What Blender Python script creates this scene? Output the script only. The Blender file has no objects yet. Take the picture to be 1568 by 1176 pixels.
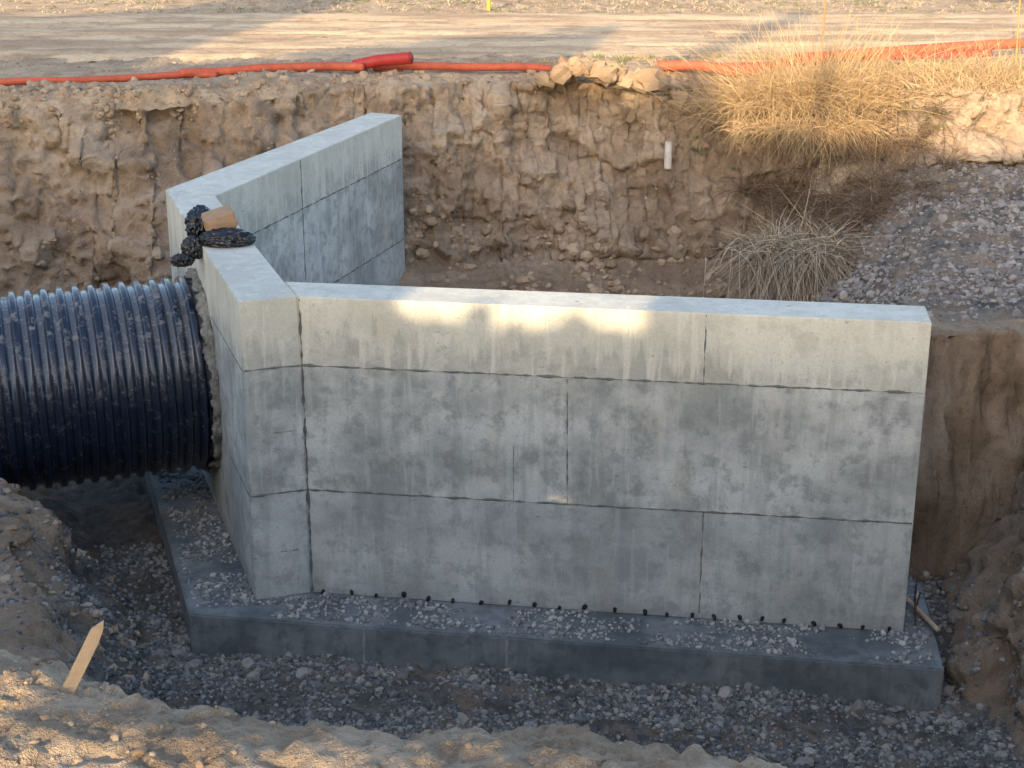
import bpy, bmesh, math, random
import numpy as np
from mathutils import Vector, Matrix
random.seed(7); rng=np.random.default_rng(7)
scene=bpy.context.scene

# ------------------------------------------------------------------ noise
_p=rng.permutation(256); _p=np.concatenate([_p,_p,_p])
_g=rng.normal(size=(256,3)); _g/=np.linalg.norm(_g,axis=1)[:,None]
def perlin(x,y,z):
    x,y,z=np.broadcast_arrays(x,y,z)
    xi=np.floor(x).astype(int);yi=np.floor(y).astype(int);zi=np.floor(z).astype(int)
    xf=x-xi;yf=y-yi;zf=z-zi
    f=lambda t:t*t*t*(t*(t*6-15)+10)
    u,v,w=f(xf),f(yf),f(zf)
    xi&=255;yi&=255;zi&=255
    def gr(dx,dy,dz):
        h=_p[_p[_p[xi+dx]+yi+dy]+zi+dz]
        g=_g[h]
        return g[...,0]*(xf-dx)+g[...,1]*(yf-dy)+g[...,2]*(zf-dz)
    l=lambda a,b,t:a+t*(b-a)
    return l(l(l(gr(0,0,0),gr(1,0,0),u),l(gr(0,1,0),gr(1,1,0),u),v),
             l(l(gr(0,0,1),gr(1,0,1),u),l(gr(0,1,1),gr(1,1,1),u),v),w)*1.5
def fbm(x,y,z,o=4,rough=.5):
    s=0;a=1;f=1
    for i in range(o):
        s=s+a*perlin(x*f+17*i,y*f+5*i,z*f+9*i); a*=rough; f*=2.03
    return s
def sm(a,b,x):
    t=np.clip((x-a)/(b-a),0,1); return t*t*(3-2*t)

# ------------------------------------------------------------------ helpers
def new_mesh(name,verts,faces,mat=None,smooth=False,parent=None,attr=None):
    verts=np.asarray(verts,dtype=np.float32)
    me=bpy.data.meshes.new(name)
    if isinstance(faces,np.ndarray):
        n,k=faces.shape
        me.vertices.add(len(verts)); me.vertices.foreach_set('co',verts.ravel())
        me.loops.add(n*k); me.loops.foreach_set('vertex_index',faces.astype(np.int32).ravel())
        me.polygons.add(n); me.polygons.foreach_set('loop_start',np.arange(0,n*k,k,dtype=np.int32))
        me.update(calc_edges=True)
    else:
        me.from_pydata([tuple(v) for v in verts],[],faces)
    me.polygons.foreach_set('use_smooth',np.full(len(me.polygons),smooth,dtype=bool))
    if attr:
        for an,val in attr.items():
            val=np.asarray(val,dtype=np.float32)
            if val.ndim==1:
                a=me.attributes.new(an,'FLOAT','POINT'); a.data.foreach_set('value',val)
            else:
                a=me.attributes.new(an,'FLOAT_COLOR','POINT'); a.data.foreach_set('color',val.ravel())
    me.validate(); me.update()
    ob=bpy.data.objects.new(name,me); scene.collection.objects.link(ob)
    if mat: me.materials.append(mat)
    if parent: ob.parent=parent
    return ob
def prism(name,pts,z0,z1,mat,bevel=.008,parent=None):
    bm=bmesh.new()
    vb=[bm.verts.new((p[0],p[1],z0)) for p in pts]
    f=bm.faces.new(vb)
    r=bmesh.ops.extrude_face_region(bm,geom=[f])
    for v in [g for g in r['geom'] if isinstance(g,bmesh.types.BMVert)]: v.co.z=z1
    bmesh.ops.recalc_face_normals(bm,faces=bm.faces)
    if bevel: bmesh.ops.bevel(bm,geom=list(bm.edges),offset=bevel,segments=2,affect='EDGES')
    me=bpy.data.meshes.new(name); bm.to_mesh(me); bm.free()
    ob=bpy.data.objects.new(name,me); scene.collection.objects.link(ob); me.materials.append(mat)
    if parent: ob.parent=parent
    return ob

class NT:
    def __init__(s,name):
        s.m=bpy.data.materials.new(name); s.m.use_nodes=True
        s.t=s.m.node_tree; s.b=s.t.nodes['Principled BSDF']
    def n(s,typ,**k):
        nd=s.t.nodes.new(typ)
        for a,v in k.items(): setattr(nd,a,v)
        return nd
    def l(s,a,b): s.t.links.new(a,b)
    def coord(s,scale=(1,1,1)):
        if not hasattr(s,'_tc'): s._tc=s.n('ShaderNodeTexCoord')
        if scale==(1,1,1): return s._tc.outputs['Object']
        mp=s.n('ShaderNodeMapping'); mp.inputs['Scale'].default_value=scale
        s.l(s._tc.outputs['Object'],mp.inputs['Vector']); return mp.outputs[0]
    def noise(s,scale,detail=6,rough=.55,sc=(1,1,1),dist=0):
        nd=s.n('ShaderNodeTexNoise'); nd.inputs['Scale'].default_value=scale; nd.inputs['Detail'].default_value=detail
        nd.inputs['Roughness'].default_value=rough; nd.inputs['Distortion'].default_value=dist
        s.l(s.coord(sc),nd.inputs['Vector']); return nd.outputs['Fac']
    def voro(s,scale,feature='F1',out='Distance',sc=(1,1,1),rand=1):
        nd=s.n('ShaderNodeTexVoronoi'); nd.feature=feature; nd.inputs['Scale'].default_value=scale; nd.inputs['Randomness'].default_value=rand
        s.l(s.coord(sc),nd.inputs['Vector']); return nd.outputs[out]
    def ramp(s,fac,stops):
        nd=s.n('ShaderNodeValToRGB'); e=nd.color_ramp.elements
        while len(e)<len(stops): e.new(.5)
        for i,(p,c) in enumerate(stops):
            e[i].position=p; e[i].color=(c,c,c,1) if isinstance(c,(int,float)) else (*c,1)
        s.l(fac,nd.inputs[0]); return nd.outputs[0]
    def mrange(s,v,a,b):
        nd=s.n('ShaderNodeMapRange'); s.l(v,nd.inputs[0]); nd.inputs[1].default_value=a; nd.inputs[2].default_value=b; return nd.outputs[0]
    def mix(s,fac,a,b,mode='MIX'):
        nd=s.n('ShaderNodeMix',data_type='RGBA',blend_type=mode)
        for sock,v in ((nd.inputs[0],fac),(nd.inputs[6],a),(nd.inputs[7],b)):
            if isinstance(v,(int,float)): sock.default_value=v
            elif isinstance(v,tuple): sock.default_value=(*v,1)
            else: s.l(v,sock)
        return nd.outputs[2]
    def math(s,op,a,b=0.):
        nd=s.n('ShaderNodeMath',operation=op)
        for i,v in enumerate((a,b)):
            if isinstance(v,(int,float)): nd.inputs[i].default_value=v
            else: s.l(v,nd.inputs[i])
        return nd.outputs[0]
    def attr(s,name,out='Fac'):
        nd=s.n('ShaderNodeAttribute'); nd.attribute_name=name; return nd.outputs[out]
    def bump(s,h,strength,dist,prev=None):
        nd=s.n('ShaderNodeBump'); nd.inputs['Strength'].default_value=strength; nd.inputs['Distance'].default_value=dist
        s.l(h,nd.inputs['Height'])
        if prev is not None: s.l(prev,nd.inputs['Normal'])
        return nd.outputs[0]
    def fin(s,color,rough=.9,normal=None,spec=.3):
        if isinstance(color,tuple): s.b.inputs['Base Color'].default_value=(*color,1)
        else: s.l(color,s.b.inputs['Base Color'])
        if isinstance(rough,(int,float)): s.b.inputs['Roughness'].default_value=rough
        else: s.l(rough,s.b.inputs['Roughness'])
        s.b.inputs['Specular IOR Level'].default_value=spec
        if normal is not None: s.l(normal,s.b.inputs['Normal'])
        return s.m

# ------------------------------------------------------------------ materials
def mat_concrete(name,wet=False):
    s=NT(name)
    big=s.noise(1.5,4,.64,(1,1,1.2)); med=s.noise(7,4,.68); fine=s.noise(60,2,.7)
    stv=s.noise(4.5,3,.6,(1.6,1.6,.18))
    if wet: a,b=(.10,.116,.124),(.21,.225,.226)
    else: a,b=(.34,.35,.325),(.61,.615,.57)
    c=s.mix(s.ramp(big,[(.38,0.),(.60,1.)]),a,b)
    c=s.mix(s.math('MULTIPLY',s.ramp(med,[(.38,1.),(.50,0.)]),.55),c,tuple(v*.68 for v in a))
    c=s.mix(s.math('MULTIPLY',s.ramp(stv,[(.52,0.),(.60,1.)]),.32),c,tuple(v*.74 for v in a))
    if not wet:
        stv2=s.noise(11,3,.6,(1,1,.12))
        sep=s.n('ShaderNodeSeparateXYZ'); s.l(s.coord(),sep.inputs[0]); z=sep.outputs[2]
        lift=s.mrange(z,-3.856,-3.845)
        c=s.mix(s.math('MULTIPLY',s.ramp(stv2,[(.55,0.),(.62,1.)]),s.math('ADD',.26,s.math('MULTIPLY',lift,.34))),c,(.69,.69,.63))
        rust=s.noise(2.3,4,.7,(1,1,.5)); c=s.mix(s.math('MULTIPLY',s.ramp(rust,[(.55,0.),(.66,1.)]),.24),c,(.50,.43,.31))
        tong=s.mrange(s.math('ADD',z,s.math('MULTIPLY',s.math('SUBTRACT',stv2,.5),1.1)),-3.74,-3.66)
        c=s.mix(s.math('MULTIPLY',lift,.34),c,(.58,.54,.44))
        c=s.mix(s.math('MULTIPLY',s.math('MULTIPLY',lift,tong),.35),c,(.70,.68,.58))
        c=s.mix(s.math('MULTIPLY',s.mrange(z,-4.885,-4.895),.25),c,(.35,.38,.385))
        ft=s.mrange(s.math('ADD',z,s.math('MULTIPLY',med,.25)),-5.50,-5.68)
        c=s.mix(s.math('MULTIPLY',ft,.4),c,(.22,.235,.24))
    vh=s.voro(15)
    hole=s.math('MULTIPLY',s.ramp(vh,[(.05,1.),(.10,0.)]),s.ramp(big,[(.5,0.),(.54,1.)]))
    c=s.mix(s.math('MULTIPLY',hole,.6),c,(.09,.095,.10))
    v2=s.voro(3.0,sc=(1,1,2.2)); chip=s.math('MULTIPLY',s.ramp(v2,[(.04,1.),(.07,0.)]),s.ramp(med,[(.46,0.),(.5,1.)]))
    c=s.mix(s.math('MULTIPLY',chip,.55),c,(.15,.16,.16))
    c=s.mix(s.math('MULTIPLY',s.ramp(fine,[(.35,1.),(.6,0.)]),.15),c,(.12,.12,.12))
    hh=s.math('ADD',med,s.math('MULTIPLY',fine,.18))
    return s.fin(c,.85 if not wet else .7,s.bump(hh,.4,.018),.3)
M_conc=mat_concrete('concrete'); M_foot=mat_concrete('damp_concrete',True)

def mat_soil(name,bs=.85,bd=.055):
    s=NT(name); c=s.attr('col','Color'); fine=s.noise(13,5,.74); vf=s.noise(85,2,.7)
    c=s.mix(s.ramp(fine,[(.36,.5),(.52,0.)]),c,s.mix(1.,c,(.50,.47,.44),'MULTIPLY'))
    c=s.mix(s.ramp(vf,[(.52,0.),(.70,.35)]),c,s.mix(1.,c,(.11,.10,.09),'ADD'))
    return s.fin(c,.95,s.bump(s.math('ADD',fine,s.math('MULTIPLY',vf,.14)),bs,bd),.15)
M_soil=mat_soil('soil'); M_road=mat_soil('packed_dirt',.6,.02)
def mat_rock(name,a,b,c3):
    s=NT(name); return s.fin(s.ramp(s.attr('rnd'),[(0.,a),(.5,b),(1.,c3)]),.92,None,.25)
M_gravel=mat_rock('gravel_stone',(.08,.085,.09),(.155,.155,.152),(.31,.285,.25))
M_rubble=mat_rock('rubble_stone',(.17,.148,.135),(.25,.225,.205),(.38,.335,.295))
M_clod=mat_rock('earth_clod',(.24,.172,.117),(.33,.245,.17),(.42,.325,.23))
def mat_simple(name,col,rough=.5,spec=.4,nscale=20,namt=.3,bump=.2,dark=.5):
    s=NT(name); nz=s.noise(nscale,3,.6)
    c=s.mix(s.math('MULTIPLY',s.ramp(nz,[(.35,1.),(.65,0.)]),namt),col,tuple(v*dark for v in col))
    return s.fin(c,rough,s.bump(nz,bump,.01),spec)
def mat_straw(name,a,b):
    s=NT(name); c=s.ramp(s.attr('rnd'),[(0.,a),(1.,b)]); return s.fin(c,.8,None,.2)

# ------------------------------------------------------------------ terrain
def Yb(x): return np.interp(x,[-300,-7,-4.5,-3.2,-2.2,-1,0,3,4.2,5.5,7,9,300],[18.4,18.6,19.1,19.9,20.9,21.2,21.3,21.3,20.9,20.4,20.0,19.6,19.0])
def Ye(x): return np.interp(x,[-300,-9,-1.7,-1.15,-.75,0,.6,1.15,2,9,300],[6,5.6,4.97,4.64,4.45,4.47,4.34,4.16,3.95,3.4,3])
def H(x,y):
    n1=fbm(x*.8,y*.8,0*x+3.3,4)
    z=-6.1+.03*n1+0*x
    xL=-2.65-.38*(y-10.5)+.12*n1
    d=np.clip(xL-x,0,20)
    hl=np.minimum(d*1.15,1.14+.08*np.clip(d-1,0,3)+.06*n1)
    hl=hl*(1-.62*sm(11.85,12.35,y+.1*n1))*(1-.15*sm(14,16,y))
    zl=-6.2+hl*1.08+2.0*sm(9,11,-x)
    xR=np.interp(y,[8,9.8,10.5,11,12,12.8,14],[3.6,3.5,3.3,3.42,3.6,4.1,9.])+.08*n1
    d2=np.clip(x-xR,0,20)
    zr=-6.2+np.minimum(1.05*d2+1.1*d2**2,3.08+.05*n1)
    n4=fbm(x*1.1+2,0*x,0*x+8,3)
    wl=sm(12.25,12.95,y+.16*n1+.28*n4)
    xl0=np.interp(y,[12.6,13.2,16.5,20],[2.85,2.7,2.0,2.2]); xl1=np.interp(y,[12.6,13.2,16.5,20],[3.2,3.4,4.9,5.2])
    led=sm(0,1,(x-xl0)/(xl1-xl0))
    zled=-6.2+(2.15-.22*sm(13.2,15,y)+.05*(y-15)*sm(14,17,y)+.07*(x-5)*sm(14,17,y)+.09*n1)*led*wl
    n2=fbm(x*2.2,y*0+1.7,0*x,3)
    c=y-(Ye(x)+.06*n2)
    zn=np.where(c<0,-2.7-.05*sm(-.25,0,c),-2.75-3.55*np.clip(c/3.1,0,1)**.8)
    n3=fbm(x*.9,0*x+4.4,0*x,4)
    cf=(Yb(x)+.26*n3)-y
    zf=np.where(cf<0,-3.05,-3.05-2.1*np.clip(cf/1.15,0,1)**.85-1.15*sm(.7,2.8,cf))
    zf=zf-.07*sm(-.35,0,cf)*(cf<0)
    zf=np.where(cf>=0,zf-.07*(1-sm(0,.4,cf)),zf)
    lip=(sm(-1.8,-3.6,x)+sm(4.0,5.4,x))*sm(0,.35,-cf)*(1-sm(1.0,2.0,-cf))
    zf=zf+lip*(.08+.08*n1)
    zf=np.where(cf<-1.9,zf-.05*sm(1.9,2.3,-cf),zf)
    zz=np.stack([z,zl,zr,zled,zn,zf]); k=np.argmax(zz,axis=0); out=zz.max(axis=0)
    gravel=np.where(k==0,1.,0.); gravel=np.where(k==1,.8-.75*sm(.2,1.1,d),gravel)
    gravel=np.where((k==2),.55-.55*sm(.0,.25,d2),gravel)
    gravel=np.where((k==3)&(y>13.4),.5,gravel)
    gravel=np.where((k==0)&(y>16),.2,gravel)
    damp_dark=np.where(k==0,.36,0.); damp_dark=np.where((k==0)&(x>3.0)&(y>10.9),.8,damp_dark); damp_dark=np.where((k==0)&(x<-2.4)&(y>11.3),.85,damp_dark)  # darkening weight: pit floor, stronger in right channel and left by the pipe
    damp_dark=np.where(k==2,.6-.35*sm(.4,1.2,d2),damp_dark); damp_dark=np.where((k==3)&(y<12.95),.72-.5*sm(-5.4,-4.4,out),damp_dark)
    damp_dark=np.where((k==5)|(k==0)|(k==3),np.maximum(damp_dark,.6*sm(-4.6,-5.7,out)*(y>15)),damp_dark)  # tone gets darker towards the foot of the far bank
    damp_dark=np.where((k==1),.15,damp_dark)
    sand=np.where(k==4,np.where(c<.1,1.,.3),0.); sand=np.where((k==5)&(cf<0),.8,sand)
    sand=np.where((k==3)&(y<13.8)&(y>12.9),.4,sand)
    sand=np.where((k==1)&(d>.6)&(y<12),.2,sand)
    return out,gravel,np.clip(damp_dark,0,1),sand,k
def axis(segs):
    return np.concatenate([np.arange(a,b-1e-6,st) for a,b,st in segs])
def geo(start,end,st,g=1.35):
    o=[];v=start
    while v<end: v+=st; st*=g; o.append(v)
    return np.array(o)
xc=axis([(-9,-6,.12),(-6,-2.2,.032),(-2.2,2.2,.02),(2.2,7.0,.028),(7.0,11,.12)])
xc=np.concatenate([-geo(9,700,.2)[::-1],xc,[11.],geo(11,700,.2)])
yc=axis([(1,3.4,.12),(3.4,5.1,.014),(5.1,9,.09),(9,13.2,.03),(13.2,18.8,.05),(18.8,21.8,.017),(21.8,24,.05),(24,33,.12)])
yc=np.concatenate([-geo(-1,500,.3)[::-1],yc,[33.],geo(33,900,.3)])
Xg,Wg=np.meshgrid(xc,yc)
Yg=Wg+(Yb(Xg)-21.3)*sm(14,19.2,Wg)*(1-sm(22.6,26.6,Wg))
Zg,gr_,dp_,sd_,kk=H(Xg,Yg)
gy=np.gradient(Zg,axis=0)/np.maximum(np.gradient(Yg,axis=0),1e-3)
gxx=np.gradient(Zg,axis=1)/np.maximum(np.gradient(Xg,axis=1),1e-3)
sl=np.sqrt(gy**2+gxx**2); steep=sm(.6,1.8,sl)*np.where(kk==4,.12,1)
core=(np.abs(Xg)<14)&(Yg>0)&(Yg<40)
nA=fbm(Xg*1.1,Yg*1.1,Zg*1.4,6,.57); nB=fbm(Xg*7,Yg*7,Zg*8,4,.62)
crev=fbm(Xg*.7+8,Yg*.7,Zg*2.6,5,.6); crev=np.exp(-(crev/.08)**2)
rid=1-2*np.abs(fbm(Xg*2.1+3,Yg*2.0,Zg*1.2,4,.55))
nx=-gxx/np.maximum(sl,.2); ny=-gy/np.maximum(sl,.2)
damper=np.where(kk==3,.6,1.)
off=steep*(.27*nA+.035*nB+.06*rid-.05*crev)*core*damper
Xg2=Xg+off*nx; Yg2=Yg+off*ny
nearw=sm(5.6,4.6,Yg)
flatamp=np.where(kk==4,.024,np.where(kk==5,.022,.035))
Zg2=Zg+core*(1-np.clip(steep,0,1)*.6)*(flatamp*nA*1.4+flatamp*1.1*nB)
Zg2+=core*nearw*(.014*fbm(Xg*14,Yg*14,Zg*0,3,.7)-.02*np.exp(-(fbm(Xg*2.6,Yg*2.6,Zg*0,3)/.07)**2))
Zg2+=core*steep*(.045*nB)*damper
def lerp(a,b,t): return a+(b-a)*t[...,None]
C_=lambda *v: np.array(v)
cb=fbm(Xg*.6,Yg*.6,Zg*.6+5,4); cm=fbm(Xg*3+9,Yg*3,Zg*3,5,.65); cs=fbm(Xg*.5,Yg*.5,Zg*2.4,5,.65)
col=lerp(C_(.28,.202,.138),C_(.41,.31,.222),sm(-.4,.4,cb))
col=lerp(col,C_(.49,.39,.295),sm(.0,.6,cs)*.5)
col=lerp(col,C_(.19,.132,.09),sm(.1,.7,-cm)*.55)
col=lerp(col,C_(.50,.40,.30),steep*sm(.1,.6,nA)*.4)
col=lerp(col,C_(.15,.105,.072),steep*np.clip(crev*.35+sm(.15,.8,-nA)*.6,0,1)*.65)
cg=fbm(Xg*9,Yg*9,Zg*9+2,3,.6); cg2=fbm(Xg*1.3+4,Yg*2,Zg*0,4,.6)
grav=lerp(C_(.085,.083,.08),C_(.18,.168,.15),sm(-.5,.5,cg)); grav=lerp(grav,C_(.23,.17,.122),sm(.0,.5,cg2)*.8)
col=lerp(col,grav,sm(.25,.6,gr_+.3*cm))
far=(kk==5)
sandc=lerp(C_(.30,.228,.158),C_(.46,.36,.26),sm(-.5,.5,cm))
sandf=lerp(C_(.40,.285,.182),C_(.58,.435,.29),sm(-.5,.5,cm))
sandc=np.where(far[...,None],sandf,sandc)
col=lerp(col,sandc,sd_*.85)
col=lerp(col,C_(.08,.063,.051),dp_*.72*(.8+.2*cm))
col=np.clip(col,.02,.8)
ny_,nx_=Xg.shape
VG=np.stack([Xg2,Yg2,Zg2],-1)
idx=np.arange(nx_*ny_).reshape(ny_,nx_)
F=np.stack([idx[:-1,:-1],idx[:-1,1:],idx[1:,1:],idx[1:,:-1]],-1).reshape(-1,4)
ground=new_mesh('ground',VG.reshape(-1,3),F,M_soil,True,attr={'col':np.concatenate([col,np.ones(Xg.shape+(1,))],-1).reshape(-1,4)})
QA=(np.diff(Xg,axis=1)[:-1,:]*np.diff(Yg,axis=0)[:,:-1])
QA=QA*np.sqrt(1+np.minimum(sl[:-1,:-1],6)**2)
def sample(mask,n):
    w=(QA*mask[:-1,:-1]).ravel(); w=np.clip(w,0,None); w/=w.sum()
    i=rng.choice(len(w),n,p=w); r,c=np.unravel_index(i,QA.shape)
    a=rng.random((n,1));b=rng.random((n,1))
    return (VG[r,c]*(1-a)*(1-b)+VG[r,c+1]*a*(1-b)+VG[r+1,c]*(1-a)*b+VG[r+1,c+1]*a*b)
def zat(x,y):
    j=np.argmin((Xg2-x)**2+(Yg2-y)**2); return float(Zg2.ravel()[j])

def ico(sub):
    bm=bmesh.new(); bmesh.ops.create_icosphere(bm,subdivisions=sub,radius=1)
    v=np.array([q.co[:] for q in bm.verts]); f=np.array([[q.index for q in p.verts] for p in bm.faces]); bm.free(); return v,f
def rocks(name,pos,size,mat,sub=1,flat=.7,jit=.28,sink=.15,parent=None,smooth=False):
    v0,f0=ico(sub); n=len(pos); m=len(v0)
    size=np.asarray(size)
    a,b,c=(rng.random((n,3))*6.28).T; ca,sa,cb,sb=np.cos(a),np.sin(a),np.cos(b*.15),np.sin(b*.15)
    Rz=np.zeros((n,3,3));Rz[:,0,0]=ca;Rz[:,0,1]=-sa;Rz[:,1,0]=sa;Rz[:,1,1]=ca;Rz[:,2,2]=1
    Rx=np.zeros((n,3,3));Rx[:,0,0]=1;Rx[:,1,1]=cb;Rx[:,1,2]=-sb;Rx[:,2,1]=sb;Rx[:,2,2]=cb
    R=Rz@Rx
    sc3=np.stack([rng.uniform(.8,1.3,n),rng.uniform(.65,1.05,n),rng.uniform(.5,.95,n)*flat/.7],1)*size[:,None]
    if sub==1: v=v0[None]*(1+rng.uniform(-jit,jit,(n,m,1)))
    else:
        o=rng.random((n,1))*50
        nz=fbm(v0[None,:,0]*1.3+o,v0[None,:,1]*1.3+o,v0[None,:,2]*1.3,3,.6)
        v=v0[None]*(1+jit*nz[...,None])
    v=v*sc3[:,None,:]
    v=np.einsum('nij,nmj->nmi',R,v)+pos[:,None,:]
    v[:,:,2]+=(size*(.5*flat-sink))[:,None]
    f=(f0[None]+np.arange(n)[:,None,None]*m).reshape(-1,3)
    return new_mesh(name,v.reshape(-1,3),f,mat,smooth,parent,attr={'rnd':np.repeat(rng.random(n),m)})

# plan geometry -----------------------------------------------------
A=np.array([-2.056,11.32]); dH=np.array([-.3276,.9448]); nH=np.array([.9448,.3276])
B=A+.45*nH; A2=A+4.21*dH; C2=np.array([-2.885,15.0]); N2=A+.44*nH+.46*dH
E=np.array([3.02,10.79]); E2=np.array([3.08,11.22])
Fp=np.array([-1.386,19.7]); F2=np.array([-1.79,19.9])
ZT,ZB=-3.3,-5.8
foot=[(-2.55,11.09),(3.19,10.22),(3.37,11.67),(-1.15,12.40),(-2.35,15.0),(-.95,19.5),(-1.1,20.15),(-2.2,20.35),(-3.98,15.45)]
def inpoly(px,py,poly):
    c=np.zeros(px.shape,bool); n=len(poly); j=n-1
    for i in range(n):
        xi,yi=poly[i];xj,yj=poly[j]
        c^=((yi>py)!=(yj>py))&(px<(xj-xi)*(py-yi)/(yj-yi+1e-12)+xi)
        j=i
    return c

footing=prism('concrete_footing',foot,-6.25,ZB,M_foot,.012)
M_seam=mat_simple('seam_mortar',(.19,.195,.185),.95,.2,30,.5,.4)
M_seamd=mat_simple('seam_dark',(.14,.143,.14),.95,.2,30,.4,.4)
M_pale=mat_simple('seam_pale',(.30,.31,.31),.95,.2,30,.4,.4)
def seam(p0,p1,nrm,w=.012,proud=.004,mat=None,parent=None,name='form_seam',rough=.5):
    p0=np.array(p0,float);p1=np.array(p1,float);L=np.linalg.norm(p1-p0); n=max(4,int(L/.025))
    t=np.linspace(0,1,n+1); d=(p1-p0)/L; nr=np.array([nrm[0],nrm[1],0.]); nr/=np.linalg.norm(nr); s=np.cross(nr,d)
    q=np.floor(rng.random()*99)
    wob=perlin(t*L*9+q,0*t+q,0*t)*w*rough; wd=w*.5*np.clip(1+2.2*perlin(t*L*7,0*t+q+5,0*t)+1.2*perlin(t*L*19,0*t+q+9,0*t),.12,2.8)
    pr=proud*(1+.6*perlin(t*L*20,0*t+q,0*t+4))
    c=p0[None]+t[:,None]*(p1-p0)[None]+wob[:,None]*s
    vs=[]
    for k,(o,h) in enumerate([(-1,-.002),(-.6,1),(.6,1),(1,-.002)]):
        hh=pr if h==1 else np.full_like(pr,h)
        vs.append(c+(o*wd)[:,None]*s+hh[:,None]*nr)
    v=np.stack(vs,1).reshape(-1,3); i=np.arange(n)[:,None]*4+np.arange(3)[None]
    f=np.stack([i,i+1,i+5,i+4],-1).reshape(-1,4)
    return new_mesh(name,v,f,mat or M_seam,True,parent)
for t in (.243,.437):
    p=np.array(foot[0])+(np.array(foot[1])-np.array(foot[0]))*t; dd=np.array(foot[1])-np.array(foot[0]); nn=(dd[1],-dd[0])
    seam((*p,-6.12),(*p,ZB-.012),nn,.022,.008,M_pale,footing)

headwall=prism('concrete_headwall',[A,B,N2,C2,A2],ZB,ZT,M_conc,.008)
pc=A+2.2*dH; PZ=-4.56; PR=.875
axd=Vector((-nH[0],-nH[1],0))
bpy.ops.mesh.primitive_cylinder_add(vertices=64,radius=PR-.03,depth=3,location=(pc[0],pc[1],PZ))
cut=bpy.context.object; cut.rotation_mode='QUATERNION'; cut.rotation_quaternion=axd.to_track_quat('Z','Y')
md=headwall.modifiers.new('b','BOOLEAN'); md.operation='DIFFERENCE'; md.object=cut; md.solver='EXACT'
bpy.context.view_layer.update()
me=bpy.data.meshes.new_from_object(headwall.evaluated_get(bpy.context.evaluated_depsgraph_get()))
headwall.modifiers.clear(); headwall.data=me; bpy.data.objects.remove(cut)

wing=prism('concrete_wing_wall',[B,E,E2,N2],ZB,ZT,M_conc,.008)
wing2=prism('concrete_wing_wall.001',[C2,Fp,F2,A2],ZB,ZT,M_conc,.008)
z1,z2=-3.85,-4.89
wd=(E-B)/np.linalg.norm(E-B); wn=np.array([wd[1],-wd[0]]); WL=np.linalg.norm(E-B)
def wp(a,z,base=B,d=wd): p=base+a*d; return (p[0],p[1],z)
for z in (z1,z2): seam(wp(.0,z),wp(WL-.01,z+.01),wn,.014,.004,M_seam,wing)
seam(wp(2.07,z1-.01),wp(2.08,z2+.01),wn,.010,.003,M_seam,wing)
seam(wp(3.09,ZT-.01),wp(3.09,z1),wn,.011,.003,M_seam,wing)
seam(wp(3.13,z2),wp(3.13,ZB+.05),wn,.010,.003,M_seam,wing)
seam(wp(1.66,-4.42),wp(1.66,z2),wn,.005,.002,M_seam,wing)
seam(wp(.012,ZT-.02),wp(.012,ZB+.02),wn,.016,.005,M_seamd,wing)
en=np.array([nH[1],-nH[0]])
for z in (z1,z2): seam((A[0]+.01*nH[0],A[1]+.01*nH[1],z),(B[0],B[1],z),en,.014,.004,M_seam,headwall)
for z in (-4.38,-5.4): seam((*(A+.22*nH),z),(*(A+.36*nH),z),en,.010,.003,M_seam,headwall)
for z in (z1,z2): seam((*A,z),(*(A+(.9 if z==z2 else 1.5)*dH),z),-nH,.012,.003,M_seam,headwall)
w2=(Fp-C2)/np.linalg.norm(Fp-C2); w2n=np.array([w2[1],-w2[0]])
for z in (z1,z2): seam(wp(0,z,C2,w2),wp(4.9,z,C2,w2),w2n,.016,.004,M_seam,wing2)
seam(wp(1.94,ZT-.01,C2,w2),wp(1.94,ZB,C2,w2),w2n,.018,.004,M_seam,wing2)
M_black=mat_simple('black_plastic',(.015,.015,.016),.6,.3)
bm=bmesh.new(); a=.1
while a<WL-.05:
    p=wp(a,ZB+.026+random.uniform(-.01,.016)); mt=Matrix.Translation(Vector(p)+Vector((wn[0],wn[1],0))*.008)@Vector((wn[0]+random.uniform(-.4,.4),wn[1],random.uniform(-.5,.1))).to_track_quat('Z','Y').to_matrix().to_4x4()
    rr_=random.uniform(.016,.026)
    bmesh.ops.create_cone(bm,cap_ends=True,segments=6,radius1=rr_,radius2=rr_*.6,depth=random.uniform(.03,.05),matrix=mt)
    a+=random.choice([.2,.2,.24,.17,.23])
me=bpy.data.meshes.new('form_tie_ends'); bm.to_mesh(me); bm.free(); me.materials.append(M_black)
o=bpy.data.objects.new('form_tie_ends',me); scene.collection.objects.link(o); o.parent=wing

# ------------------------------------------------------------------ corrugated pipe
s=NT('black_hdpe')
mud=s.noise(9,5,.75,(1,1,1)); geoN=s.n('ShaderNodeNewGeometry'); sp=s.n('ShaderNodeSeparateXYZ'); s.l(geoN.outputs['Normal'],sp.inputs[0])
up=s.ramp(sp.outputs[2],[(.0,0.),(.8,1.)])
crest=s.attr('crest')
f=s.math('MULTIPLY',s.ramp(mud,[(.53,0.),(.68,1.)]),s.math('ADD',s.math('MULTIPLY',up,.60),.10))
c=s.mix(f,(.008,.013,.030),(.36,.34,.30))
f2=s.math('MULTIPLY',s.math('MULTIPLY',s.math('SUBTRACT',1.,crest),up),.38); c=s.mix(f2,c,(.24,.25,.26))  # pale dust in the upper valleys, also painting in the top highlight
M_pipe=s.fin(c,s.ramp(f,[(0.,.20),(.5,.85)]),None,.7)
L0,L1=-.47,9.0; pitch=.132; npr=12
ss=np.arange(L0,L1,pitch/npr); ph=(ss/pitch)%1
cr=np.clip(.5+.95*np.cos(2*np.pi*ph),0,1); cr=sm(0,1,cr)
rad=PR-.042+.042*cr
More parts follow.
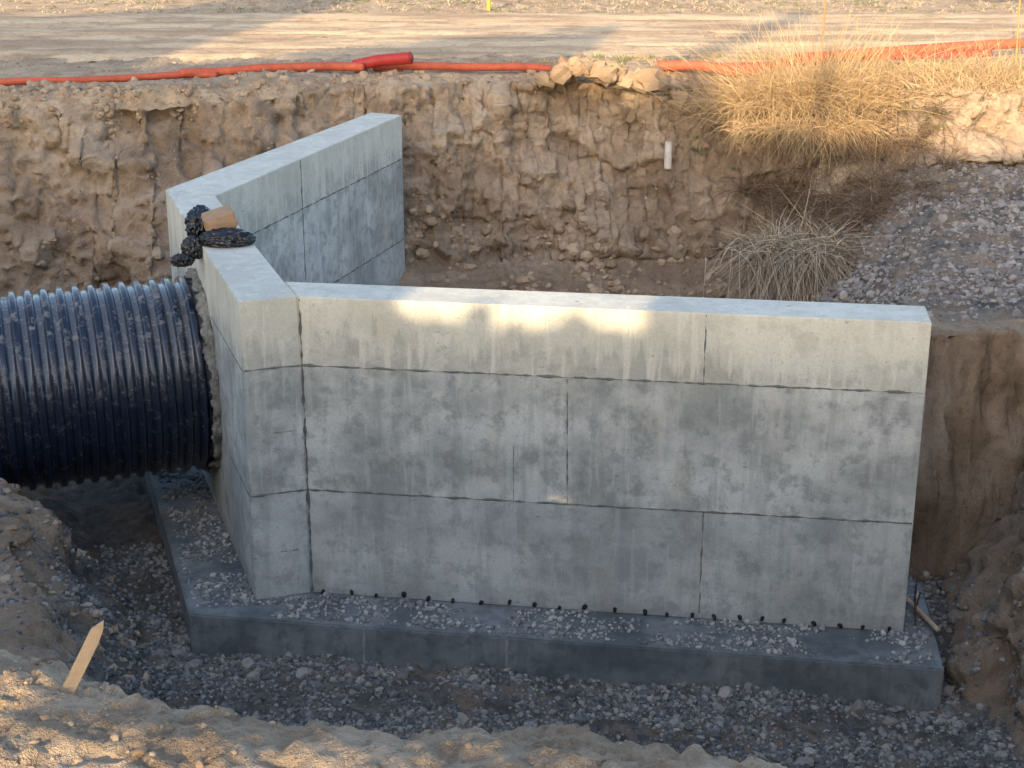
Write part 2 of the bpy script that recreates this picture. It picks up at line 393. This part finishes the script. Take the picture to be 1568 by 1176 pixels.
nseg=120; th=np.linspace(0,2*np.pi,nseg,endpoint=False)
S=np.concatenate([ss,[ss[-1]],ss[::-40],[ss[0]]]); Rr=np.concatenate([rad,[PR-.10],np.full(len(ss[::-40]),PR-.10),[PR-.10]]); CR=np.concatenate([cr,np.zeros(len(Rr)-len(cr))])
ax=np.array([-nH[0],-nH[1],0.]); sd=np.array([dH[0],dH[1],0.]); upv=np.array([0,0,1.])
cen=np.array([pc[0],pc[1],PZ])
v=cen+S[:,None,None]*ax+Rr[:,None,None]*(np.cos(th)[None,:,None]*sd+np.sin(th)[None,:,None]*upv)
n=len(S); i=np.arange(n)[:,None]*nseg; j=np.arange(nseg)[None]; i2=(np.arange(n)+1)%n; i2=i2[:,None]*nseg; j2=(j+1)%nseg
fa=np.stack([i+j,i2+j,i2+j2,i+j2],-1).reshape(-1,4)
pipe=new_mesh('corrugated_drain_pipe',v.reshape(-1,3),fa,M_pipe,True,attr={'crest':np.repeat(CR,nseg)})
nu,nv=220,16; U=np.linspace(0,2*np.pi,nu,endpoint=False); Vv=np.linspace(0,2*np.pi,nv,endpoint=False)
UU,VV=np.meshgrid(U,Vv,indexing='ij')
nz=fbm(np.cos(UU)*6,np.sin(UU)*6,VV*.9,5,.65); rr=.036+.036*nz
Rm=PR+.01+.9*rr*np.cos(VV)+.04*fbm(np.cos(UU)*4,np.sin(UU)*4,0*UU+3,4)
dep=.01+rr*1.5*np.sin(VV)
v=cen+dep[...,None]*ax+Rm[...,None]*(np.cos(UU)[...,None]*sd+np.sin(UU)[...,None]*upv)
i=np.arange(nu)[:,None]; j=np.arange(nv)[None]; fa=np.stack([i*nv+j,((i+1)%nu)*nv+j,((i+1)%nu)*nv+(j+1)%nv,i*nv+(j+1)%nv],-1).reshape(-1,4)
M_mort=mat_simple('mortar',(.27,.27,.245),.95,.2,22,.85,.8,.35)
new_mesh('mortar_collar',v.reshape(-1,3),fa,M_mort,True,pipe)

# ------------------------------------------------------------------ gravel etc
X_,Y_,Z_=Xg2,Yg2,Zg2
def clearwalls(p): return p[~inpoly(p[:,0],p[:,1],foot)]
patch=sm(-.35,.3,fbm(X_*1.1,Y_*1.6,0*X_+4,4)+.12)
m=((kk==0)&(Y_>9.3)&(Y_<11.6)&(X_>-3.3)&(X_<4.3))*(.12+patch)
p=clearwalls(sample(m,22000)); rocks('gravel_bed',p,rng.uniform(.006,.020,len(p))*rng.choice([1,1,1,1.8],len(p)),M_gravel,sink=.3)
p=clearwalls(sample(m,60)); rocks('cobbles',p,rng.uniform(.04,.075,len(p)),M_rubble,sub=2,jit=.35,sink=.35)
dL=-2.65-.38*(Y_-10.5)-X_
m=(((kk==1)&(Y_>9)&(Y_<12.1)&(X_>-4.6)&(X_<-2.3))*(1.1-sm(.1,.9,dL))+((kk==0)&(X_<-2.6)&(Y_>11)&(Y_<13))*.6+((kk==2)&(Y_>9)&(Y_<12.6)&(X_<3.8))*.12+((kk==0)&(X_>3)&(Y_>11)&(Y_<12.6))*.5)*(.2+patch)
p=clearwalls(sample(m,6000)); rocks('gravel_bed.001',p,rng.uniform(.008,.030,len(p)),M_gravel,sink=.3)
m=((kk==3)&(Y_>13.3)&(Y_<20.6)&(X_>2.4)&(X_<8)).astype(float)*(.15+sm(13.5,15,Y_))*sm(-5.9,-5,Z_)*(.25+sm(-.4,.3,fbm(X_,Y_,0*X_,3)+.1))
p=sample(m,13000); rocks('rubble_slope',p,rng.uniform(.008,.03,len(p))*rng.choice([1,1,1,1,1.9],len(p)),M_rubble,sink=.3)
p=sample(m,260); rocks('rubble_slope.001',p,rng.uniform(.04,.085,len(p)),M_rubble,sub=2,jit=.45,sink=.3)
poly_in=[tuple(A),tuple(B),tuple(E),tuple(E2),tuple(N2),tuple(C2),tuple(A2)]
n=34000; px=rng.uniform(-3.6,3.4,n); py=rng.uniform(10.2,14.5,n)
den=fbm(px*1.4,py*3,0*px,4)
ok=inpoly(px,py,[(-2.50,11.13),(3.14,10.28),(3.3,11.6),(-1.2,12.3),(-2,14.5),(-3.5,14.2)])&~inpoly(px,py,poly_in)&(den+.25*(rng.random(n)-.5)>-.18)
px,py=px[ok],py[ok]
M_deb=mat_rock('footing_rubble',(.13,.135,.14),(.26,.26,.25),(.44,.42,.39))
p=np.stack([px,py,np.full(len(px),ZB)],1); rocks('footing_debris',p,rng.uniform(.004,.016,len(p))*rng.choice([1,1,1,1.9],len(p)),M_deb,sink=.0)
cfG=Yb(Xg2)-Yg2
clus=sm(-.1,.5,fbm(X_*1.3,Y_*1.3,0*X_+7,4))
m=((kk==5)&(cfG<.05)&(cfG>-1.5)&(np.abs(X_)<8))*(.25+sm(-1.5,-4,X_)+.6*sm(4,6,X_))*np.exp(-np.clip(-cfG,0,9)*1.2)*(.08+clus)
p=sample(m,1900); rocks('earth_clods',p,rng.uniform(.008,.032,len(p))*rng.choice([1,1,1,1,2.6],len(p)),M_clod,sub=2,jit=.45,sink=.3)
m=((kk==5)&(cfG<-1.0)&(Y_<32)&(np.abs(X_)<11))*(.1+clus)
p=sample(m,1800); rocks('road_pebbles',p,rng.uniform(.008,.03,len(p)),M_clod)
M_heap=mat_rock('heap_clod',(.22,.15,.095),(.28,.20,.13),(.34,.25,.165))
hp=np.array([[1.1+rng.normal()*.30,21.02+rng.normal()*.10,-3.10+abs(rng.normal())*.03] for _ in range(40)])
hp[:,2]+=.18*np.exp(-((hp[:,0]-.9)/.3)**2)
rocks('earth_heap',hp,rng.uniform(.06,.2,len(hp)),M_heap,sub=2,jit=.5,sink=.2)
m=((kk==5)&(cfG>.15)&(cfG<1.4)&(np.abs(X_)<7.5))*(.05+clus)
p=sample(m,900); rocks('bank_clods',p,rng.uniform(.008,.028,len(p)),M_clod,sub=1,jit=.35,sink=.8)
m=(((kk==5)|(kk==0))&(cfG>.9)&(cfG<2.6)&(np.abs(X_)<6)&(Y_>17))*(.2+clus)
p=sample(m,1000); rocks('bank_lumps',p,rng.uniform(.012,.05,len(p))*rng.choice([1,1,1,2],len(p)),M_clod,sub=2,jit=.4,sink=.4)
m=((kk==4)&(Y_>3.7)&(Y_<5.3)&(X_>-2)&(X_<2.2))*(.35+1.2*sm(-.5,-1.5,X_)+.25*sm(.8,1.4,X_))
p=sample(m,1100); rocks('soil_stones',p,rng.uniform(.003,.010,len(p))*rng.choice([1,1,1,1.8],len(p)),M_clod,sub=2,jit=.35,sink=.3)
m=((kk==4)&(Y_>3.7)&(Y_<5.3)&(X_>-2)&(X_<-.9)).astype(float)
p=sample(m,34); rocks('soil_stones.001',p,rng.uniform(.012,.026,len(p)),M_clod,sub=3,jit=.3,smooth=True)
m=((kk==1)&(Y_>9.5)&(Y_<12.1)&(X_>-5)&(X_<-2.6)).astype(float)
p=sample(m,300); rocks('bank_lumps.001',p,rng.uniform(.01,.05,len(p)),M_clod,sub=2,jit=.4,sink=.4)

# ------------------------------------------------------------------ road
rx=np.concatenate([-geo(12,300,.5)[::-1],np.arange(-12,12.01,.06),geo(12,300,.5)]); ry=np.arange(23.25,29.9,.045)
RX,RY=np.meshgrid(rx,ry); t=RY-.05*RX
edge=np.minimum(RY-23.25,29.85-RY)
rut=0; tc=0
for c0,w0 in ((24.2,.16),(24.75,.12),(26.0,.18),(26.5,.1),(27.7,.2),(28.4,.14)):
    gq=np.exp(-((t-c0+.3*perlin(RX*.2,0*RX+c0,0*RX))/w0)**2)*(.5+.5*sm(-.5,.3,fbm(RX*.5,RY*.5,0*RX+c0,3))); rut=rut-.034*gq; tc=tc+gq
RZ=-3.055+rut+.012*fbm(RX*1.2,RY*2.4,0*RX,5)-.09*(1-sm(0,.5,edge+.25*fbm(RX*1.4,RY*1.4,0*RX,3)))
tread=np.sign(np.sin(RX*40+3*t)); RZ+=.006*tread*np.exp(-((t-24.2)/.16)**2)
st=fbm(RX*.35,RY*1.3,0*RX+1,5,.65); s2=fbm(RX*1.5,RY*2,0*RX+7,5,.65)
rc=lerp(C_(.40,.28,.176),C_(.60,.45,.29),sm(-.5,.5,st))
rc=lerp(rc,C_(.66,.51,.345),np.clip(tc,0,1)*.4); rc=lerp(rc,C_(.26,.18,.11),sm(.1,.7,-s2)*.5)
idr=np.arange(RX.size).reshape(RX.shape); fr=np.stack([idr[:-1,:-1],idr[:-1,1:],idr[1:,1:],idr[1:,:-1]],-1).reshape(-1,4)
new_mesh('dirt_road',np.stack([RX,RY,RZ],-1).reshape(-1,3),fr,M_road,True,attr={'col':np.concatenate([rc,np.ones(RX.shape+(1,))],-1).reshape(-1,4)})

# ------------------------------------------------------------------ orange conduits
def tube(name,pts,r,mat,corr=0,parent=None,seg=16,step=None):
    P=np.array(pts,float); d=np.concatenate([[0],np.cumsum(np.linalg.norm(np.diff(P,axis=0),axis=1))])
    n=max(8,int(d[-1]/(step or .03))); t=np.linspace(0,d[-1],n)
    C=np.stack([np.interp(t,d,P[:,k]) for k in range(3)],1)
    k=max(1,int(n*.04)); ker=np.ones(2*k+1)/(2*k+1)
    if len(P)>2:
        Cp=np.pad(C,((k,k),(0,0)),mode='edge'); C3=np.stack([np.convolve(Cp[:,q],ker,'valid') for q in range(3)],1); C3[0]=C[0];C3[-1]=C[-1]; C=C3
    T=np.gradient(C,axis=0); T/=np.linalg.norm(T,axis=1)[:,None]
    Nn=np.cross(T,[0.03,0.02,1.] if abs(T[0][2])<.9 else [1.,0,0]); Nn/=np.maximum(np.linalg.norm(Nn,axis=1)[:,None],1e-6); Bb=np.cross(T,Nn)
    th=np.linspace(0,2*np.pi,seg,endpoint=False); rr=r*(1+corr*np.sin(np.arange(n)*np.pi*.9))
    v=C[:,None]+rr[:,None,None]*(np.cos(th)[None,:,None]*Nn[:,None]+np.sin(th)[None,:,None]*Bb[:,None])
    i=np.arange(n-1)[:,None]*seg; j=np.arange(seg)[None]; j2=(j+1)%seg
    f=np.stack([i+j,i+j2,i+seg+j2,i+seg+j],-1).reshape(-1,4)
    fl=[list(map(int,q)) for q in f]+[list(range(seg))[::-1],[int((n-1)*seg+q) for q in range(seg)]]
    return new_mesh(name,v.reshape(-1,3),fl,mat,True,parent)
M_or=mat_simple('orange_plastic',(.52,.115,.06),.65,.3,6,.6,.1,.55)
M_red=mat_simple('red_plastic',(.42,.035,.03),.5,.4,9,.35,.1,.6)
g=-3.0
tube('orange_conduit',[(-6.9,20.0,g+.04),(-6.2,20.15,g+.06),(-5.6,20.3,g+.04),(-5,20.45,g+.05),(-4.3,20.8,g+.05),(-3.9,20.9,g+.02)],.048,M_or,.06)
tube('orange_conduit.001',[(-4.35,20.75,g+.07),(-3.8,21.05,g+.05),(-3.4,21.15,g+.08),(-2.4,21.5,g+.06),(-2.0,21.4,g+.06)],.06,M_or,.06)
tube('red_conduit',[(-2.15,21.55,g+.06),(-1.8,21.5,g+.14),(-1.36,21.3,g+.20)],.08,M_red,.05)
tube('orange_conduit.002',[(-1.9,21.75,g+.02),(-1.3,21.55,g+.06),(-.6,21.65,g+.03),(.2,21.6,g+.04),(.8,21.5,g+.0)],.055,M_or,.06)
tube('orange_conduit.003',[(2.0,21.7,g+.04),(2.6,21.45,g+.08),(2.9,21.35,g+.02),(3.3,21.45,g-.02),(3.9,22.0,g+.1),(5.2,22.5,g+.12),(6.5,23.0,g+.14),(8.5,23.6,g+.16)],.07,M_or,.06)
tube('orange_conduit.004',[(2.3,21.9,g),(3.4,21.6,g+.05),(4.6,22.35,g+.05),(6.9,22.9,g+.05)],.05,M_red,.06)
M_post=mat_simple('painted_steel_orange',(.60,.27,.09),.6,.4)
tube('marker_post',[(4.12,21.15,-3.25),(4.13,21.15,-1.6)],.010,M_post,seg=8)
tube('marker_post.001',[(7.28,22.9,-3.2),(7.22,22.9,-1.6)],.012,M_post,seg=8)
tube('marker_post.002',[(-.44,30.2,-3.2),(-.44,30.2,-2.2)],.035,mat_simple('yellow_paint',(.7,.48,.04),.6),seg=8)

# ------------------------------------------------------------------ bag and brick on headwall
def blob(name,c,sx,sy,sz,mat,amp=.3,fr=2.2,parent=None,sub=5):
    v,f=ico(sub); o=rng.random(3)*40
    nz=np.abs(fbm(v[:,0]*fr+o[0],v[:,1]*fr+o[1],v[:,2]*fr+o[2],4,.6))
    v=v*(1.1-amp*nz*1.6)[:,None]*np.array([sx,sy,sz]); v[:,2]=np.maximum(v[:,2],-sz*.75)
    return new_mesh(name,v+np.array(c),f,mat,True,parent)
M_bag=mat_simple('black_polythene',(.010,.012,.018),.28,.6,18,.1,.3)
bag=bpy.data.objects.new('black_plastic_bag',None); scene.collection.objects.link(bag)
q=A+2.0*dH+.16*nH
blob('bag_lobe_1',(q[0]-.16,q[1]+.12,ZT+.10),.13,.20,.16,M_bag,.35,1.6,bag)
blob('bag_lobe_2',(q[0]+.12,q[1]-.18,ZT+.05),.23,.15,.085,M_bag,.3,1.7,bag)
blob('bag_lobe_3',(q[0]-.17,q[1]-.20,ZT-.03),.10,.10,.11,M_bag,.35,1.8,bag)
blob('bag_tail',(q[0]-.25,q[1]-.30,ZT-.11),.10,.09,.06,M_bag,.5,2.2,bag)
bm=bmesh.new(); bmesh.ops.create_cube(bm,size=1); bmesh.ops.bevel(bm,geom=list(bm.edges),offset=.06,segments=2,affect='EDGES'); bmesh.ops.subdivide_edges(bm,edges=list(bm.edges),cuts=2,use_grid_fill=True)
for vv in bm.verts:
    nzz=float(fbm(np.array([vv.co.x*2]),np.array([vv.co.y*2]),np.array([vv.co.z*2+4]),3)[0]); vv.co*=1+.10*nzz; vv.co.x*=.27;vv.co.y*=.2;vv.co.z*=.15
me=bpy.data.meshes.new('stone_block'); bm.to_mesh(me); bm.free(); me.materials.append(mat_simple('tan_stone',(.38,.26,.17),.9,.2,14,.5,.6,.6))
o=bpy.data.objects.new('stone_block',me); scene.collection.objects.link(o); o.location=(q[0]+.03,q[1]-.02,ZT+.17); o.rotation_euler=(.15,-.25,.35)

M_wood=mat_simple('sawn_wood',(.40,.31,.22),.85,.2,30,.5,.3,.6)
prof=[(-.022,-.12),(.022,-.12),(.022,.17),(.016,.215),(.004,.245),(-.022,.20)]
bm=bmesh.new(); vs=[bm.verts.new((a,-.006,b)) for a,b in prof]; f=bm.faces.new(vs); r=bmesh.ops.extrude_face_region(bm,geom=[f])
for g_ in r['geom']:
    if isinstance(g_,bmesh.types.BMVert): g_.co.y+=.014
bmesh.ops.recalc_face_normals(bm,faces=bm.faces); bmesh.ops.bevel(bm,geom=list(bm.edges),offset=.0015,segments=1,affect='EDGES')
me=bpy.data.meshes.new('wooden_stake'); bm.to_mesh(me); bm.free(); me.materials.append(M_wood)
o=bpy.data.objects.new('wooden_stake',me); scene.collection.objects.link(o); o.location=(-1.49,4.66,-2.705); o.rotation_euler=(math.radians(-12),math.radians(31),math.radians(15))
M_wh=mat_simple('white_plastic',(.50,.45,.38),.6,.3,12,.7,.2,.6)
tube('white_pipe_stub',[(2.03,20.22,-4.10),(2.05,20.42,-3.78)],.05,M_wh,seg=14)
tube('timber_scrap',[(3.15,11.25,-5.74),(3.28,10.75,-5.76)],.025,M_wood,seg=4)
M_rust=mat_simple('rusty_steel',(.10,.06,.045),.8)
for k in range(5): tube('rebar_stub' if k==0 else 'rebar_stub.%03d'%k,[(3.14+.03*k,10.9+.13*k,-5.82),(3.15+.03*k+random.uniform(-.03,.05),10.9+.13*k,-5.60+random.uniform(-.05,.02))],.008,M_rust,seg=6)

# ------------------------------------------------------------------ dry grass
def blades(name,roots,dirs,length,mat,width=.006,droop=.6,seg=6,curl=.25,parent=None):
    n=len(roots); t=np.linspace(0,1,seg+1)
    L=np.asarray(length)[:,None,None]
    d=dirs/np.linalg.norm(dirs,axis=1)[:,None]
    side=np.cross(d,rng.normal(size=(n,3))); side/=np.linalg.norm(side,axis=1)[:,None]
    cu=rng.normal(size=(n,3))*curl
    dr=rng.uniform(.2,1,n)*droop
    C=roots[:,None]+L*(t[None,:,None]*d[:,None]+(t**2)[None,:,None]*cu[:,None])
    C[:,:,2]-=(L[:,:,0]*(t**2)[None]*dr[:,None])
    w=width*(1-.85*t)[None,:,None]*rng.uniform(.6,1.4,(n,1,1))
    v=np.stack([C-side[:,None]*w*.5,C+side[:,None]*w*.5],2).reshape(-1,3)
    i=(np.arange(n)*(seg+1)*2)[:,None]+np.arange(seg)[None]*2
    f=np.stack([i,i+1,i+3,i+2],-1).reshape(-1,4)
    return new_mesh(name,v,f,mat,False,parent,attr={'rnd':np.repeat(rng.random(n),(seg+1)*2)})
M_straw=mat_straw('dry_straw',(.32,.21,.105),(.62,.46,.27)); M_brown=mat_straw('dead_stems',(.09,.06,.042),(.28,.20,.135)); M_pst=mat_straw('pale_straw',(.20,.155,.105),(.58,.49,.37)); M_green=mat_straw('grass_green',(.06,.10,.03),(.16,.20,.07))
def clump(name,cx,cy,cz,sx,sy,n,L,mat,up=1.0,spread=.7,fwd=-.2,**k):
    r=np.stack([cx+rng.normal(size=n)*sx,cy+rng.normal(size=n)*sy,np.full(n,cz)+rng.normal(size=n)*.04],1)
    d=np.stack([rng.normal(size=n)*spread+(r[:,0]-cx)*.8,rng.normal(size=n)*spread+fwd,np.full(n,up)+rng.normal(size=n)*.3],1)
    return blades(name,r,d,rng.uniform(.35,1,n)*L,mat,**k)
zb=-3.05
clump('dry_grass_bush',3.6,20.75,zb-.3,.42,.14,3600,1.2,M_straw,1.0,.75,-.4,width=.007,droop=.85)
clump('dry_grass_bush.001',4.4,20.7,zb-.25,.5,.2,2600,1.15,M_straw,1.0,.65,-.3,width=.007,droop=.8)
clump('dry_grass_bush.002',6.3,20.6,zb,.7,.3,1900,.85,M_straw,1.0,.6,0,width=.007,droop=.6)
clump('dry_grass_bush.003',5.4,21.6,zb,1.2,.5,900,.55,M_straw,1.0,.6,0,width=.006,droop=.5)
clump('dry_grass_bush.004',4.0,20.35,zb-.5,.5,.12,1500,.6,M_straw,.4,.7,-.6,width=.007,droop=1.1)
clump('tall_dry_stalks',4.1,21.2,zb,.7,.25,450,1.4,M_straw,1.3,.35,0,width=.006,droop=.35,curl=.12)
m=(((kk==5)|(kk==3))&(cfG>.1)&(cfG<2.2)&(X_>3.0)&(X_<5.8)&(Z_>-5.3))*np.exp(-((X_-4.25)/.8)**2)
cent=sample(m,84)
r=np.repeat(cent,130,axis=0)+rng.normal(size=(84*130,3))*np.array([.10,.06,.04])
d=np.stack([rng.normal(size=len(r))*.8,-.5+rng.normal(size=len(r))*.5,.35+rng.normal(size=len(r))*.5],1)
blades('dead_bramble',r,d,rng.uniform(.2,.8,len(r)),M_brown,width=.008,droop=1.0,curl=.4)
mx,my=3.45,18.3; mz=zat(mx,my); top=max(mz+.45,-4.58)
n=2400; th_=rng.uniform(0,6.28,n); r=np.stack([mx+.30*rng.normal(size=n),my+.12*rng.normal(size=n),top-.10+.06*rng.normal(size=n)],1)
d=np.stack([np.cos(th_)*.6,np.sin(th_)*.5-.35,.40+.2*rng.normal(size=n)],1)
blades('straw_clump',r,d,rng.uniform(.35,.8,n),M_pst,width=.013,droop=2.0,curl=.4)
blades('straw_clump.001',r[:1500]-np.array([0,-.05,.10]),d[:1500],rng.uniform(.4,.7,1500),M_brown,width=.013,droop=1.9,curl=.3)
def tufts(name,pts,n,L,mat,**k):
    pts=np.asarray(pts); r=np.repeat(pts,n,axis=0)+rng.normal(size=(len(pts)*n,3))*np.array([.05,.05,.01])
    d=np.stack([rng.normal(size=len(r))*.6,rng.normal(size=len(r))*.6,np.ones(len(r))],1)
    return blades(name,r,d,rng.uniform(.4,1,len(r))*L,mat,seg=3,**k)
m=((kk==5)&(cfG<-.3)&(cfG>-2.0)&(X_>1.2)&(X_<9)).astype(float)
tufts('grass_tufts',sample(m,150),22,.12,M_green,width=.008)
m=((kk==5)&(Y_>29.6)&(Y_<33.5)&(np.abs(X_)<12)).astype(float)
tufts('grass_tufts.001',sample(m,420),16,.10,M_pst,width=.012)
tufts('grass_tufts.002',sample(m,260),16,.09,M_green,width=.012)
m=((kk==5)&(cfG>.05)&(cfG<.5)&(X_>2.2)&(X_<5.6)).astype(float)
tufts('grass_tufts.003',sample(m,40),30,.14,M_green,width=.009)
m=((kk==3)&(Y_>18)&(X_>3.8)&(X_<5.4)).astype(float)
tufts('grass_tufts.004',sample(m,22),40,.16,M_green,width=.009)
m=((kk==5)&(cfG<-.2)&(cfG>-2.2)&(X_>0)&(X_<9)).astype(float)
tufts('dry_grass_tufts',sample(m,160),20,.16,M_straw,width=.008)

# ------------------------------------------------------------------ sun, sky
EL=math.radians(18); AZ=math.radians(17); te=math.tan(EL)
dirh=np.array([math.sin(AZ),math.cos(AZ)]); perp=np.array([math.cos(AZ),-math.sin(AZ)])
sun=bpy.data.lights.new('sun','SUN'); sun.energy=8.0; sun.angle=math.radians(.5); sun.color=(1,.76,.47)
so=bpy.data.objects.new('sun',sun); scene.collection.objects.link(so)
so.rotation_euler=Vector((dirh[0]*math.cos(EL),dirh[1]*math.cos(EL),-math.sin(EL))).to_track_quat('-Z','Y').to_euler()
w=bpy.data.worlds.new('World'); scene.world=w; w.use_nodes=True
sk=w.node_tree.nodes.new('ShaderNodeTexSky'); sk.sky_type='NISHITA'; sk.sun_disc=False; sk.sun_elevation=EL; sk.sun_rotation=math.pi+AZ; sk.air_density=1.0; sk.dust_density=2.4; sk.ozone_density=.9
bg=w.node_tree.nodes['Background']; bg.inputs[1].default_value=.46; w.node_tree.links.new(sk.outputs[0],bg.inputs[0])

# ------------------------------------------------------------------ unseen tree-like occluder added behind the viewpoint, cut to shape the shade
D=8.0
Sl=[-26,-20,-16,-15,-12.4,-11.8,-11,-8.85,-7.1,-6.2,-5.6,-4.4,-4.1,-3.6,-3.25,-.5,14]
Sk=[5.2,5.1,5.2,6.3,6.9,3.4,3.6,4.6,5.4,5.6,3.5,3.4,3.9,3.8,3.0,2.9,2.9]
st_=.12; ls=np.arange(-26,14,st_); ks=np.arange(-3.0,7.4,st_)
def covered(L,K):  # mask of blocked sun rays; openings leave the wanted sun patches
    nz=fbm(L*1.1,K*1.1,0*L,3)
    o=K<np.interp(L,Sl,Sk)+.16*nz
    slot=(L>-4.15)&(L<-2.35)&(K>.09+.06*np.sin(L*8.5))&(K<.44)
    low=(L>-3.05)&(L<-.1)&(K<np.interp(L,[-3,-1.9,-.1],[-1.43,-1.50,-1.60])+.05*nz)
    thin=(L>-2.12)&(L<-2.0)&(K<5.5)&(K>-1)
    thin|=(np.abs(L-(1.2+.25*(K-4)))<.12)&(K<6.5)
    thin|=(np.abs(L-(-4.4+.35*(K-4)))<.25)&(K<6.8)&(K>4.3)
    return (o&~slot&~low)|thin
LL,KK=np.meshgrid(ls,ks); occ=covered(LL,KK)
def pt(L,K,j): return np.stack([-D*dirh[0]+L*perp[0]+j*dirh[0],-D*dirh[1]+L*perp[1]+j*dirh[1],K+D*te-j*te],-1)
GL,GK=np.meshgrid(np.append(ls,ls[-1]+st_)-st_/2,np.append(ks,ks[-1]+st_)-st_/2)
GJ=.45*fbm(GL*1.2,GK*1.2,0*GL,4,.6); gv=pt(GL+.03*rng.normal(size=GL.shape),GK+.03*rng.normal(size=GL.shape),GJ).reshape(-1,3)
gi=np.arange(GL.size).reshape(GL.shape)
gf=np.stack([gi[:-1,:-1],gi[:-1,1:],gi[1:,1:],gi[1:,:-1]],-1)[occ]
occluder=bpy.data.objects.new('tree_row_occluder',None); scene.collection.objects.link(occluder)
M_leaf=mat_straw('occluder_leaves',(.03,.06,.02),(.08,.12,.04))
new_mesh('occluder_mask',gv,gf,M_leaf,False,occluder,attr={'rnd':rng.random(len(gv))})  # opaque sheet of the added occluder, holes where sun should pass
oL,oK=LL[occ],KK[occ]; oL=oL+rng.uniform(-.08,.08,oL.size); oK=oK+rng.uniform(-.08,.08,oK.size)
inslot=(oL>-4.3)&(oL<-2.2)&(oK>-.02)&(oK<.55)
ok=covered(oL,oK)&~inslot; oL,oK=oL[ok],oK[ok]; c=pt(oL,oK,rng.uniform(-.7,.7,len(oL)))
e1=rng.normal(size=(len(c),3)); e1/=np.linalg.norm(e1,axis=1)[:,None]; e2=np.cross(e1,rng.normal(size=(len(c),3))); e2/=np.linalg.norm(e2,axis=1)[:,None]
hs=.07
v=np.stack([c-e1*hs,c-e2*hs*.6,c+e1*hs,c+e2*hs*.6],1).reshape(-1,3)
new_mesh('occluder_foliage',v,np.arange(len(c)*4).reshape(-1,4),M_leaf,False,occluder,attr={'rnd':np.repeat(rng.random(len(c)),4)})
M_bark=mat_simple('bark',(.10,.075,.055),.95)
for k,l in enumerate((-24,-19.5,-15,-10.5,-6.6,3.2,8,12.5)):
    b=-D*dirh+l*perp
    tube('occluder_trunk_%d'%(k+1),[(b[0],b[1],-2.9),(b[0]+.1,b[1],1.5),(b[0]-.1,b[1]+.1,5.5)],.16,M_bark,parent=occluder,seg=10,step=.3)
    for q_ in range(4):
        tube('occluder_limb_%d_%d'%(k+1,q_+1),[(b[0],b[1],1.0+q_*.8),(b[0]+random.uniform(-1.6,1.6),b[1]+random.uniform(-.5,.3),3.0+q_*.9)],.05,M_bark,parent=occluder,seg=8,step=.3)

# ------------------------------------------------------------------ camera
cam=bpy.data.cameras.new('camera'); co=bpy.data.objects.new('camera',cam); scene.collection.objects.link(co)
cam.sensor_width=36; cam.lens=36*2400/1568; cam.clip_end=3000; cam.clip_start=.05
co.location=(0,0,0); co.rotation_euler=(math.pi/2-math.atan(838/2400),0,0)
scene.camera=co
scene.view_settings.view_transform='Standard'; scene.view_settings.look='None'; scene.view_settings.exposure=0
